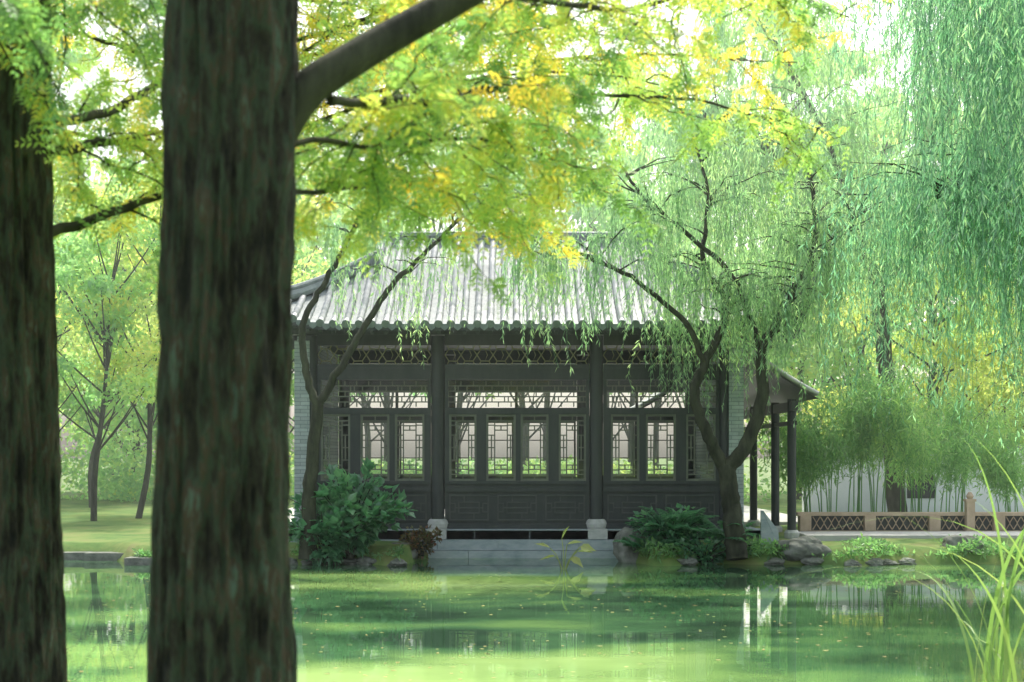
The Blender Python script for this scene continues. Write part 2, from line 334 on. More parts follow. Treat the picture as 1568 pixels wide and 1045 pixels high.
for yy,sgn in ((YF,1),(YB,-1)):
    for (x0,x1,cs) in bays:
        fr.box(x0,x1,yy-.07,yy+.07,.505,.60); fr.box(x0,x1,yy-.02,yy+.02,.60,1.2)
        fr.box(x0,x1,yy-.07,yy+.07,1.2,1.27); fr.box(x0,x1,yy-.05,yy+.05,1.27,1.34); fr.box(x0,x1,yy-.09,yy+.09,1.34,1.40)
        fr.box(x0,x1,yy-.06,yy+.06,2.64,2.76); fr.box(x0,x1,yy-.07,yy+.07,3.28,3.40); fr.box(x0,x1,yy-.05,yy+.05,3.40,3.5); fr.box(x0,x1,yy-.07,yy+.07,3.5,3.57)
        fr.box(x0,x1,yy-.09,yy+.09,3.92,4.12)
        if sgn<0: 
            xm=(x0+x1)/2; fr.box(xm-.05,xm+.05,yy-.04,yy+.04,1.40,2.64)
            casement(x0+.02,xm-.06,1.40,2.64,yy,True); casement(xm+.06,x1-.02,1.40,2.64,yy,True)
            fr.box(xm-.03,xm+.03,yy-.04,yy+.04,2.76,3.28); continue
        ed=[x0]+[q for c in cs for q in c]+[x1]
        for a,b in zip(ed[::2],ed[1::2]):
            if b-a>.005: fr.box(a,b,yy-.045,yy+.045,1.40,2.64)
        for c in cs: casement(c[0],c[1],1.40,2.64,yy)
        transom(x0+.06,x1-.06,2.77,3.27,yy); fr.box(x0,x0+.06,yy-.04,yy+.04,2.76,3.28); fr.box(x1-.06,x1,yy-.04,yy+.04,2.76,3.28)
        n_=max(4,round((x1-x0)/.3)); u=(x1-x0)/n_; zc=3.745; y=yy
        for k in range(n_):
            xa=x0+k*u; pts=[(0,0),(.25,.15),(.75,.15),(1,0),(.75,-.15),(.25,-.15)]
            for i in range(6):
                p=pts[i];q=pts[(i+1)%6]; fri.tube([(xa+p[0]*u,y,zc+p[1]*.75),(xa+q[0]*u,y,zc+q[1]*.75)],.011,4)
            for p in pts[1:3]: fri.tube([(xa+p[0]*u,y,zc+.112),(xa+(p[0]+(.1 if p[0]>.5 else -.1))*u,y,3.92)],.011,4); fri.tube([(xa+p[0]*u,y,zc-.112),(xa+(p[0]+(.1 if p[0]>.5 else -.1))*u,y,3.57)],.011,4)
            fri.tube([(xa+.5*u,y,zc+.112),(xa+.65*u,y,zc),(xa+.5*u,y,zc-.112),(xa+.35*u,y,zc),(xa+.5*u,y,zc+.112)],.009,4)
        m_=3 if x1-x0>2.4 else 2; pw=(x1-x0)/m_; y=yy-.02
        for k in range(m_):
            a0=x0+k*pw+.08; a1=x0+(k+1)*pw-.08; q0,q1=.66,1.14
            C=lambda xa,xb,za,zb,dp: fri.box(xa,xb,y-dp,y,za,zb,1)
            for (xa,xb,za,zb) in ((a0,a1,q1-.025,q1),(a0,a1,q0,q0+.025)): C(xa,xb,za,zb,.035)
            for xa in (a0,a1-.025): C(xa,xa+.025,q0+.025,q1-.025,.032)
            c_=(a0+a1)/2; C(a0+.12,a1-.12,.885,.91,.03); C(c_-.2,c_+.2,.99,1.01,.03); C(c_-.2,c_+.2,.79,.81,.03)
            for xx in (c_-.2,c_+.18,a0+.1,a1-.12): C(xx,xx+.02,.81,.99,.027)
            C(a0+.025,a0+.1,.97,.99,.029); C(a1-.1,a1-.025,.81,.83,.029); C(a0+.025,a0+.1,.81,.83,.029); C(a1-.1,a1-.025,.97,.99,.029)
            C(c_-.1,c_-.08,1.01,q1-.025,.026); C(c_+.08,c_+.1,q0+.025,.79,.026)
for yy in (YF,YB): fr.box(-4.1,4.3,yy-.1,yy+.1,4.12,4.3)
fr.box(-3.8,4.0,YF+.1,YB-.1,4.2,4.25)
M_carve=noise_mat('carved_wood',[(.3,(.055,.065,.058)),(.7,(.09,.10,.085))],6,.5,.1)
fr.build('timber_frame',[M_wood],pav); lat.build('window_lattice',[M_wood2],pav); fri.build('frieze_fretwork',[M_fret,M_carve],pav); gl.build('window_glass',[M_glass],pav)
wl=MB()
for x0,x1 in ((-4.02,-3.86),(4.08,4.26)):
    wl.box(x0,x1,YF+.1,YB-.1,.5,4.1)
wl.box(-4.03,-3.75,YF-.17,YF+.1,.5,4.0); wl.box(4.02,4.29,YF-.17,YF+.1,.5,4.0)
wl.build('brick_walls',[M_brick],pav)
c=MB(); c.box(-6.5,7.2,32.8,46,.2,.345); c.build('added_pale_courtyard',[M_path])  # pale paving added behind the pavilion to brighten the view through its windows

# ---------------------------------------------------------------- covered corridor behind right
cor=empty('covered_corridor')
c=MB()
for y in (27.2,28.9,31.5,34,36.5):
    for x in (5.35,4.45) if y>32.5 else (5.35,):
        c.tube([(x,y,.45),(x,y,2.95)],.085,14)
        c.tube([(x,y,.29),(x,y,.4),(x,y,.45)],[.14,.15,.11],14,1)
c.box(5.29,5.41,26.9,37,2.72,2.9); c.box(5.31,5.39,26.9,37,2.45,2.53); c.box(4.4,4.5,32.5,37,2.72,2.9)
c.build('columns_and_beams',[M_wood,M_stonep],cor)
c=MB(); pr=lambda x:3.02+.5*(5.8-abs(x-4.4)-4.4)+.12*(5.8-4.4-abs(x-4.4))**2
for x0,x1 in ((4.4,5.8),(4.4,3.0)):
    ymin=26.9 if x1>5 else 33.2
    xs=np.linspace(x1,x0,8); g_=np.array([[(x,y,pr(x)) for y in (ymin,37.2)] for x in xs]); c.grid(g_,0)
    g2=g_.copy(); g2[:,:,2]-=.07; c.grid(g2,1)
    y=ymin+.05
    while y<37.1:
        c.tube([(x,y,pr(x)+.02) for x in xs],.05,8,0); y+=.2
c.box(4.3,4.5,26.85,37.2,3.9,4.12,2)
c.build('roof',[M_tile,M_wood,M_tile_d],cor,True)

# ---------------------------------------------------------------- right: seat wall, paving, white wall
sw=empty('low_garden_wall'); c=MB(); x=5.8
c.box(5.75,14,28.62,28.86,.66,.73,0); c.box(5.8,14,28.64,28.84,.2,.36,0)
while x<13.8:
    c.box(x,x+.22,28.6,28.88,.36,.66,0)
    x0,x1=x+.22,x+1.3
    c.box(x0,x1,28.74,28.8,.36,.66,1)
    k=x0+.05
    while k<x1-.1:
        c.tube([(k,28.7,.38),(k+.08,28.7,.51),(k,28.7,.64)],.012,4,0); c.tube([(k+.15,28.7,.38),(k+.07,28.7,.51),(k+.15,28.7,.64)],.012,4,0); k+=.15
    x+=1.3
for px in (9.2,12.9): c.box(px-.08,px+.08,28.5,28.66,.2,.95,2); c.box(px-.1,px+.1,28.48,28.68,.95,1.0,2); c.tube([(px,28.58,1.0),(px,28.58,1.06),(px,28.58,1.14)],[.05,.08,.03],10,2)
c.build('wall_body',[M_tan,M_wood,M_tan],sw)
c=MB(); c.box(5.6,16,26.9,28.4,.2,.36); c.build('paved_path',[M_path])
ww=empty('white_garden_wall'); c=MB(); c.box(7.4,26,36,36.3,.2,1.9,0); 
c.add([(7.3,35.8,1.9),(26,35.8,1.9),(26,36.15,2.13),(7.3,36.15,2.13)],[[0,1,2,3]],1); c.add([(7.3,36.5,1.9),(26,36.5,1.9),(26,36.15,2.13),(7.3,36.15,2.13)],[[0,1,2,3]],1)
c.add([(7.3,35.8,1.9),(26,35.8,1.9),(26,36.5,1.9),(7.3,36.5,1.9)],[[0,1,2,3]],1)
for x in np.arange(7.4,26,.22): c.tube([(x,35.8,1.92),(x,36.15,2.15)],.04,6,1)
for x in (10,13,16): c.box(x,x+.7,35.97,36,.8,1.4,2)
c.build('wall_body',[M_plaster,M_tile_d,M_wood],ww)
c=MB(); c.box(7,26,29.5,35.6,.2,.34); c.build('paved_terrace',[M_path])
c=MB()
c.add([(4.38,25.0,.25),(4.72,25.1,.25),(4.70,25.1,.55),(4.42,25.0,.9),(4.38,25.0,.9),(4.38,25.08,.25),(4.72,25.18,.25),(4.70,25.18,.55),(4.42,25.08,.9),(4.38,25.08,.9)],
  [[0,1,2,3,4],[9,8,7,6,5]]); c.add([(4.38,25.0,.25),(4.38,25.08,.25),(4.38,25.08,.9),(4.38,25.0,.9)],[[0,1,2,3]]); c.add([(4.72,25.1,.25),(4.72,25.18,.25),(4.70,25.18,.55),(4.70,25.1,.55)],[[0,1,2,3]]); c.add([(4.70,25.1,.55),(4.70,25.18,.55),(4.42,25.08,.9),(4.42,25.0,.9)],[[0,1,2,3]])
c.build('stone_tablet',[M_stone])

def rock_into(mb,loc,size,seed):
    bm=bmesh.new(); bmesh.ops.create_icosphere(bm,subdivisions=4,radius=1)
    vs=[]
    for v in bm.verts:
        q=v.co; f=1+.45*noise.noise(q*1.1+Vector((seed*3.1,0,0)))+.18*noise.noise(q*3+Vector((0,seed,0)))+.07*noise.noise(q*8)
        vs.append((loc[0]+q.x*f*size[0],loc[1]+q.y*f*size[1],loc[2]+q.z*f*size[2]))
    fs=[[v.index for v in f.verts] for f in bm.faces]; bm.free(); mb.add(vs,fs)
for i,(l_,s_) in enumerate([((5.05,24.6,.25),(.42,.3,.22)),((2.15,25.1,.2),(.3,.3,.38)),((7.9,25.0,.28),(.36,.25,.2)),((-1.9,25.2,.15),(.25,.25,.2)),((3.2,24.7,.1),(.4,.25,.2))]):
    c=MB(); rock_into(c,l_,s_,i+1); c.build('shore_rock',[M_rock],smooth=True)
c=MB(); x=-14.6
while x<-6.2:
    y=float(shore(np.array(x+.5))); c.box(x,x+.99,y-.1,y+.3,-.3,.13+random.uniform(-.01,.01)); x+=1
for i in range(42):
    x=-6.0+i*.32+random.uniform(-.1,.1)
    if -1.6<x<2.1 or random.random()<.45: continue
    rock_into(c,(x,float(shore(np.array(x)))+.05,.03),(random.uniform(.12,.2),.13,random.uniform(.06,.1)),i+20)
c.build('shore_edging_stones',[M_rock])

# ---------------------------------------------------------------- willows
def willow(name,mains,nsec,nstr,Lr,seed,mat,y_spread=1.4,seclen=(.8,2.2),leafl=.09,K=46,upper=.35,leafw=.17):
    global rng
    rng=np.random.default_rng(seed); root=empty(name); wood=MB(); lf=MB()
    starts=[]
    for pts,r0,r1,wt in mains:
        P=smooth_path(pts,7); n=len(P); P[1:-1]+=rng.normal(size=(n-2,3))*.012
        wood.tube(P,np.linspace(r0,r1,n)**1.0,12); starts.append((P,wt))
    wts=np.array([w for _,w in starts],float); wts/=wts.sum(); secs=[]
    for k in range(nsec):
        P,_=starts[rng.choice(len(starts),p=wts)]; i=rng.uniform(upper,1)*(len(P)-1); p=P[int(i)]
        a=rng.uniform(0,6.28); L=rng.uniform(*seclen); h=np.array([math.cos(a),math.sin(a)*y_spread/1.4,0])
        u=np.linspace(0,1,8)[:,None]; Q=p+h*L*u+np.array([0,0,1])*(rng.uniform(.3,1.0)*L*(u-.75*u*u))+np.cumsum(rng.normal(size=(8,3)),0)*.025*L
        wood.tube(Q,np.linspace(.017,.004,8),5); secs.append((Q,h))
    si=rng.integers(0,len(secs),nstr); ui=rng.uniform(.1,1,nstr)**.7*7
    A=np.array([s[0] for s in secs]); Hh=np.array([s[1] for s in secs]); i0=np.minimum(ui.astype(int),6); f=(ui-i0)[:,None]
    p0=A[si,i0]*(1-f)+A[si,i0+1]*f
    clumpL=rng.uniform(.4,1.2,len(secs))[si]
    L=rng.uniform(Lr[0],Lr[1],nstr)*clumpL
    dirh=nrm(Hh[si]+rng.normal(size=(nstr,3))*.6); dirh[:,2]=0
    u=np.linspace(0,1,9)[None,:,None]
    S=p0[:,None,:]+dirh[:,None,:]*(.2*L[:,None,None])*(1-np.exp(-3*u))+np.array([0,0,-1.])*L[:,None,None]*(u**1.2)+np.array([0,0,1.])*.12*np.sin(np.minimum(u*3,1)*3.14)
    S=S+np.cumsum(rng.normal(size=(nstr,9,3))*np.array([1,1,.2]),1)*.028*L[:,None,None]
    a3=np.array([0,2.094,4.19]); off=np.stack([np.cos(a3),np.sin(a3),0*a3],-1)*.0035
    V=S[:,:,None,:]+off[None,None]; base=np.arange(nstr)[:,None,None]*27; i=np.arange(8)[None,:,None]*3; j=np.arange(3)[None,None,:]; k=(j+1)%3
    F=np.stack([base+i+j,base+i+k,base+i+3+k,base+i+3+j],-1).reshape(-1,4); wood.add(V.reshape(-1,3),F,1)
    uu=rng.uniform(.04,1,(nstr,K))*8; keep=rng.random((nstr,K))<np.clip(L/Lr[1]+.15,0,1)[:,None]; ia=np.minimum(uu.astype(int),7); ff=(uu-ia)[...,None]; ar=np.arange(nstr)[:,None]
    B=S[ar,ia]*(1-ff)+S[ar,ia+1]*ff; T=S[ar,ia+1]-S[ar,ia]
    B=B[keep]; T=nrm(T[keep]); n=len(B); D=nrm(T*.7+nrm(rng.normal(size=(n,3)))*.75+np.array([0,0,-.35]))
    val=np.clip((rng.random(len(secs))[si][:,None]*.6+rng.random((nstr,K))*.5)[keep],0,1)
    LL=rng.uniform(.6,1.3,n)*leafl; lf.leaves(B,D,LL,LL*leafw,val)
    wood.build('trunk_and_branches',[M_bark2,mat],root,True); lf.build('foliage',[mat],root)
    return root
y=24.3
willow('willow_tree',[
 ([(3.85,y,.1),(3.8,y,.6),(3.74,y,1.07),(3.65,y,1.68)],.19,.15,0),
 ([(3.66,y,1.6),(3.34,y-.05,2.19),(3.11,y-.1,2.86),(3.26,y-.1,3.42),(3.6,y-.05,4.09),(3.65,y,4.54),(3.26,y,5.2),(3.37,y+.1,6.3),(3.1,y+.2,7.4)],.115,.02,2.5),
 ([(3.66,y,1.6),(4.0,y,2.07),(4.27,y,2.86),(4.27,y,3.64),(4.5,y,4.1),(4.77,y,4.65),(5.16,y+.1,5.3),(5.2,y+.2,6.3),(4.9,y+.3,7.6)],.135,.025,2.8),
 ([(3.26,y-.1,3.42),(2.93,y-.3,4.1),(1.98,y-.5,4.85),(1.08,y-.6,5.25),(.5,y-.7,5.15)],.055,.02,1.4),
 ([(4.27,y,3.64),(3.76,y-.2,4.87),(2.87,y-.4,5.65),(2.2,y-.5,6.2),(1.8,y-.4,6.8)],.055,.02,1.6),
 ([(4.77,y,4.65),(5.6,y+.3,5.6),(6.3,y+.6,6.5)],.05,.02,1.7),
 ],110,1600,(.6,2.0),11,M_willow,upper=.55,seclen=(.4,1.6),K=38,leafl=.1)
y=24.2
willow('willow_tree',[
 ([(-3.5,y,.1),(-3.46,y,.9),(-3.42,y,1.63),(-3.31,y,2.74)],.14,.1,0),
 ([(-3.31,y,2.7),(-3.5,y,3.3),(-3.56,y,4.08),(-3.17,y,4.86),(-2.67,y,5.76),(-2.1,y,6.9)],.075,.03,1),
 ([(-3.31,y,2.7),(-2.95,y,3.3),(-2.5,y,4.08),(-2.05,y,4.75),(-1.6,y,5.2),(-.9,y,5.9)],.075,.03,1),
 ],30,200,(.5,1.5),12,M_willow,upper=.65,seclen=(.4,1.3),K=40)
willow('willow_tree',[
 ([(10.2,19,.2),(10,19,2.5),(9.6,19,5)],.35,.25,0),
 ([(9.6,19,5),(8.4,18.5,7),(6.6,18,8.2),(4.9,17.5,8.6)],.15,.04,2.6),
 ([(9.6,19,5),(8.4,17.5,6.2),(6.9,16.5,7.0),(5.4,16,7.1)],.12,.04,2.4),
 ([(9.6,19,5),(9,21,8),(8,22,10),(6.2,22.5,11)],.15,.04,3),
 ([(9.6,19,5),(8.6,20.5,5.9),(7.4,21,6.2),(6.3,21.2,5.7)],.1,.03,5),
 ],160,3000,(1.0,3.8),13,M_willow2,upper=.4,seclen=(.6,1.8),K=46,leafl=.11)
willow('willow_tree',[
 ([(9.5,35,.2),(9.3,35,3),(9,35,6)],.25,.18,0),
 ([(9,35,6),(8,35,9),(6.5,35,12),(5.5,35,13)],.12,.05,3),
 ([(9,35,6),(10,35,9),(11.5,34,12),(12.5,34,14)],.12,.05,3),
 ([(9,35,6),(7.5,34,8),(5.5,34,9.6),(4,34,10.2)],.12,.05,3),
 ([(9,35,6),(11,34,8),(13,34,9.5)],.12,.05,2),
 ],140,2000,(1.5,4.4),14,M_willow,upper=.3,seclen=(1,3),leafl=.2,K=44,y_spread=2,leafw=.2)

# ---------------------------------------------------------------- broadleaf trees
def broad(wood,lf,x,y,h,cr,tr,n,ls,seed,cb=.3,nc=26,z0=.25,lean=0):
    r=np.random.default_rng(seed); P=[(x,y,z0-.2)]
    for k in range(1,6): P.append((x+lean*k/5+r.normal()*.12,y+r.normal()*.12,z0+h*.75*k/5))
    P=smooth_path(P,4); wood.tube(P,np.linspace(tr,tr*.25,len(P)),8)
    C=[];S=[]
    for k in range(nc):
        zz=r.uniform(cb,1.0); rad=cr*math.sqrt(max(.05,1-((zz-.62)/.5)**2))*r.uniform(.15,1); a=r.uniform(0,6.28)
        c=np.array([x+lean*zz+rad*math.cos(a),y+rad*math.sin(a),z0+h*zz]); C.append(c); S.append(r.uniform(.55,1.15)*cr*.30)
        b=P[min(len(P)-1,int(len(P)*max(.15,(zz-.18)/.8)))]; m=(b+c)/2+np.array([0,0,-.05*h*.2])
        wood.tube(smooth_path([b,m,c],3),np.linspace(tr*.3,.012,7),5)
    C=np.array(C);S=np.array(S); ci=r.integers(0,nc,n); g=nrm(r.normal(size=(n,3)))*(r.random((n,1))**.45)*np.array([1.15,1.15,.7])
    B=C[ci]+g*S[ci][:,None]; D=nrm(r.normal(size=(n,3))+np.array([0,0,-.5]))
    val=np.clip(r.random(nc)[ci]*.55+r.random(n)*.5,0,1); LL=r.uniform(.6,1.3,n)*ls
    lf.leaves(B,D,LL,LL*.55,val)
for (x,y,h,cr,lean,n,sd_,mt) in [(-10.0,34,7.5,2.1,.3,8000,31,M_bg),(-9.3,35.2,8.5,2.4,.8,9000,32,M_bgy),(-12.8,38,7.5,2.6,.1,9000,33,M_bg),(-8.0,40,9,3.0,.4,10000,34,M_bgy),(-13,44,9,3.0,.4,10000,35,M_bgy)]:
    e=empty('young_tree'); wd_,lf=MB(),MB(); broad(wd_,lf,x,y,h,cr,.085,n,.15,sd_,.42,34,lean=lean); wd_.build('trunk_and_limbs',[M_bark2],e,True); lf.build('foliage',[mt],e)
e=empty('maple_tree'); wd_,lf=MB(),MB(); broad(wd_,lf,11.5,38.5,7.6,3.4,.12,17000,.16,41,.25,34); wd_.build('trunk_and_limbs',[M_bark2],e,True); lf.build('foliage',[M_bgy],e)
e=empty('maple_tree'); wd_,lf=MB(),MB(); broad(wd_,lf,16,42,9,3.6,.12,14000,.18,42,.25,34); wd_.build('trunk_and_limbs',[M_bark2],e,True); lf.build('foliage',[M_bgy],e)
wd_,lf=MB(),MB(); r=np.random.default_rng(5)
for k in range(36):
    x=-28+k*1.65+r.uniform(-.8,.8); y=r.uniform(46,66); hh=r.uniform(11,20)
    if -9<x<9: y=max(y,56); hh=max(hh,14); cb_=4.9/hh
    else: cb_=.22
    broad(wd_,lf,x,y,hh,r.uniform(3.2,4.8),.16,7500,.3,100+k,cb_,28)
n=46000; cx=r.uniform(-28,30,120); cy=r.uniform(46,62,120); cz=r.uniform(.4,3.4,120); cz=np.where(np.abs(cx)<8,.8,cz); ci=r.integers(0,120,n)
B=np.stack([cx,cy,cz],1)[ci]+nrm(r.normal(size=(n,3)))*(r.random((n,1))**.4)*np.array([1.7,1.2,1.0]); B[:,2]=np.maximum(B[:,2],.25)
LL=r.uniform(.12,.28,n); lf.leaves(B,nrm(r.normal(size=(n,3))),LL,LL*.55,np.clip(r.random(120)[ci]*.6+r.random(n)*.5,0,1))
e=empty('background_trees'); wd_.build('trunks',[M_bark2],e,True); lf.build('foliage',[M_bg],e)

# ---------------------------------------------------------------- bamboo
def bamboo(name,xc,yc,rx,ry,h,ns,n,seed):
    r=np.random.default_rng(seed); e=empty(name); st,lf=MB(),MB(); P=[]
    for k in range(ns):
        x=xc+r.uniform(-1,1)*rx; y=yc+r.uniform(-1,1)*ry; hh=h*r.uniform(.75,1.05)*(1-.35*((x-xc)/rx)**2); dx,dy=r.normal(size=2)*.25
        u=np.linspace(0,1,8)[:,None]; Q=np.array([x,y,.2])+u*np.array([0,0,hh])+u**2.5*np.array([dx*2,dy*2,-.1*hh]); st.tube(Q,np.linspace(.015,.005,8),5,val=.3); P.append(Q)
    P=np.array(P); si=r.integers(0,ns,n); u=r.uniform(.45,1,n)**.85*7; i=np.minimum(u.astype(int),6); f=(u-i)[:,None]
    B=P[si,i]*(1-f)+P[si,i+1]*f; B=B+nrm(r.normal(size=(n,3)))*(r.random((n,1))**.6)*np.array([.5,.45,.33])
    LL=r.uniform(.1,.19,n); lf.leaves(B,nrm(r.normal(size=(n,3))+np.array([0,0,-.7])),LL,LL*.18,np.clip(r.random(ns)[si]*.6+r.random(n)*.5,0,1),droop=.25)
    st.build('canes',[M_bamboo],e,True); lf.build('foliage',[M_bamboo],e)
bamboo('bamboo_clump',7.6,29.9,1.5,.6,3.9,32,17000,51); bamboo('bamboo_clump',9.6,31,1.3,.6,3.6,18,10000,52); bamboo('bamboo_clump',12.5,31,1.6,.7,3.3,16,8000,53)

# ---------------------------------------------------------------- shrubs and water-side plants
def shrub(name,xc,yc,z0,rx,ry,h,n,ls,mat,seed,big=True,nst=26):
    global rng
    r=np.random.default_rng(seed); rng=r; e=empty(name); st,lf=MB(),MB(); T=[]
    for k in range(nst):
        a=r.uniform(0,6.28); q=r.uniform(.1,1)**.6; hh=h*math.sqrt(1-.75*q*q)*r.uniform(.7,1.05)
        end=np.array([xc+rx*q*math.cos(a),yc+ry*q*math.sin(a),z0+hh]); m=np.array([xc,yc,z0])*.6+end*.4+np.array([0,0,.15*h])
        Q=smooth_path([(xc+r.normal()*.06,yc+r.normal()*.06,z0),m,end],5); st.tube(Q,np.linspace(.014,.005,len(Q)),5); T.append(Q)
    T=np.array(T); si=r.integers(0,nst,n); u=r.uniform(.25,1,n)*(T.shape[1]-1.01); i=u.astype(int); B=T[si,i]; out=B-np.array([xc,yc,z0+h*.3]); 
    D=nrm(nrm(out)*.8+r.normal(size=(n,3))*.6+np.array([0,0,-.1])); B=B+D*r.uniform(.03,.13,(n,1))*(1 if big else 1.3)
    LL=r.uniform(.6,1.25,n)*ls; v=np.clip(r.random(nst)[si]*.5+r.random(n)*.55,0,1)
    if big: lf.bigleaves(B,D,LL,LL*.85,v)
    else: lf.leaves(B,D,LL,LL*.35,v)
    st.build('stems',[M_bark2],e,True); lf.build('foliage',[mat],e)
shrub('broadleaf_shrub',-2.8,24.5,.1,1.15,.5,1.7,1500,.17,M_shrub,61,nst=40)
shrub('broadleaf_shrub',-3.2,24.3,.0,.9,.4,1.1,700,.16,M_shrub,62)
shrub('red_leaf_shrub',-1.6,25.2,.1,.4,.25,.5,600,.07,M_red,63,True,18)
shrub('broadleaf_shrub',2.75,24.7,.2,.85,.35,.85,700,.11,M_shrub,64)
shrub('broadleaf_shrub',3.3,24.45,.0,.9,.3,.55,800,.08,M_shrub,66)
def fern(name,xc,yc,z0,L,nf,seed,mat):
    r=np.random.default_rng(seed); e=empty(name); st,lf=MB(),MB()
    for k in range(nf):
        a=r.uniform(0,6.28); el=r.uniform(.5,1.2); l_=L*r.uniform(.7,1.1); u=np.linspace(0,1,12)[:,None]; h=np.array([math.cos(a),math.sin(a),0])
        Q=np.array([xc+r.normal()*.1,yc+r.normal()*.08,z0])+h*l_*math.cos(el)*u+np.array([0,0,1])*l_*(math.sin(el)*u-.45*u*u); st.tube(Q,np.linspace(.006,.002,12),4,val=.4)
        s_=np.array([-h[1],h[0],0]); 
        for sgn in (1,-1):
            t=np.linspace(.15,1,22)*10.9; i=t.astype(int); B=Q[i]+(Q[i+1]-Q[i])*(t-i)[:,None]; D=nrm(np.repeat((sgn*s_+h*.45+np.array([0,0,-.1]))[None],22,0)+r.normal(size=(22,3))*.08)
            LL=.13*np.sin(np.linspace(.5,3.0,22))+.02; lf.leaves(B,D,LL,LL*.3,np.clip(r.random(22)*.4+r.random()*.6,0,1),side=np.repeat(nrm(h+np.zeros(3))[None],22,0))
    st.build('stems',[mat],e); lf.build('fronds',[mat],e)
fern('fern',2.9,24.7,.5,1.1,34,71,M_shrub); fern('fern',3.75,24.6,.4,.9,26,72,M_shrub); fern('fern',2.3,24.6,.25,.7,18,73,M_shrub); fern('fern',4.9,24.9,.25,.4,12,74,M_bamboo)
r=np.random.default_rng(9); n=22000; x=np.concatenate([r.uniform(-6.5,-1.9,n//3),r.uniform(2.0,13,2*n//3)]); y=shore(x)+.0+r.random(len(x))**1.6*1.5; n=len(x)
clump=np.sin(x*3.3)+np.sin(x*1.3+y*2.7)+r.normal(size=n)*.5; k=clump>-.4; x=x[k];y=y[k]; n=len(x)
B=np.stack([x,y,.15+r.random(n)*.16*(1+np.sin(x*3.3))*.8],1); LL=r.uniform(.05,.14,n); rng=r
mb=MB(); mb.leaves(B,nrm(r.normal(size=(n,3))+np.array([0,-.2,.5])),LL,LL*.35,r.random(n)*.7); mb.build('ground_cover_plants',[M_bamboo])
def blade(mb,p,h,L,W,bend,val,nseg=14):
    u=np.linspace(0,1,nseg); D=np.array([math.cos(h),math.sin(h),0]); S=np.array([-math.sin(h),math.cos(h),0])
    C=np.array(p)[None]+D[None]*(L*bend*u[:,None]**2.2)+np.array([0,0,1.])[None]*(L*(u-bend*.75*u**3))[:,None]
    w_=(W*np.clip(np.minimum(1,(1-u)*2.2),.03,1))[:,None]*.5
    S2=nrm(S*.8+np.array([.5,0,0])); V=np.stack([C-S2*w_,C+S2*w_+np.array([0,0,.0])],1); i=np.arange(nseg-1)*2
    mb.add(V.reshape(-1,3),np.stack([i,i+1,i+3,i+2],1),0,np.full(nseg-1,val))
e=empty('arrowhead_water_plant'); st,lf=MB(),MB(); r=np.random.default_rng(4)
for dx,dz,h in ((-.2,.36,2.6),(.0,.5,1.3),(.08,.42,.4),(.25,.3,.1),(.3,.38,-.3),(-.12,.22,3.3),(.15,.2,-.8)):
    t_=np.array([.82+dx,23.3+r.normal()*.05,dz]); st.tube(smooth_path([(.84,23.3,-.1),(.84+dx*.5,23.3,dz*.6),t_],4),.008,5,val=.8)
    lf.bigleaves(np.array([t_]),nrm(np.array([[math.cos(h),-.3,math.sin(h)*.7]])),.27,.16,np.array([r.uniform(.7,1)]))
st.build('stalks',[M_reed],e); lf.build('leaves',[M_reed],e)
mb=MB(); r=np.random.default_rng(8)
for k in range(46):
    p=(r.uniform(2.95,3.9),r.uniform(8.4,9.6),-.05 if r.random()<.5 else .1); blade(mb,p,r.uniform(0,6.28),r.uniform(1.2,2.7),r.uniform(.014,.032),r.uniform(.1,.8),r.random()*.8)
mb.build('reed_clump',[M_reed])

# ---------------------------------------------------------------- foreground dawn redwoods
def trunk(mb,x,y,z0,z1,r0,r1,seed,lean=(0,0)):
    seg=180; nr=400; a=np.linspace(0,2*np.pi,seg,endpoint=False); V=np.zeros((nr,seg,3))
    for i in range(nr):
        u=i/(nr-1); z=z0+(z1-z0)*u; R=r0+(r1-r0)*u+.14*math.exp(-(z-z0)*2.2)
        cx=x+lean[0]*u+.012*math.sin(z*1.9+seed); cy=y+lean[1]*u
        for j in range(seg):
            t=a[j]+.05*math.sin(z*1.3+seed)+.04*noise.noise(Vector((z*2,seed,0))); ca,sa=math.cos(t),math.sin(t)
            f=1+.05*math.sin(3*t+seed+z*.2)+.03*math.sin(5*t-seed)+.085*noise.noise(Vector((ca*3.2,sa*3.2,z*.8+seed)))+.11*(1-abs(2*noise.noise(Vector((ca*7,sa*7,z*2.1+seed)))))+.06*noise.noise(Vector((ca*18,sa*18,z*5)))
            V[i,j]=(cx+R*f*.93*math.cos(a[j]),cy+R*f*.93*math.sin(a[j]),z)
    i=np.arange(nr-1)[:,None]*seg; j=np.arange(seg)[None,:]; k=(j+1)%seg
    mb.add(V.reshape(-1,3),np.stack([i+j,i+k,i+seg+k,i+seg+j],-1).reshape(-1,4))
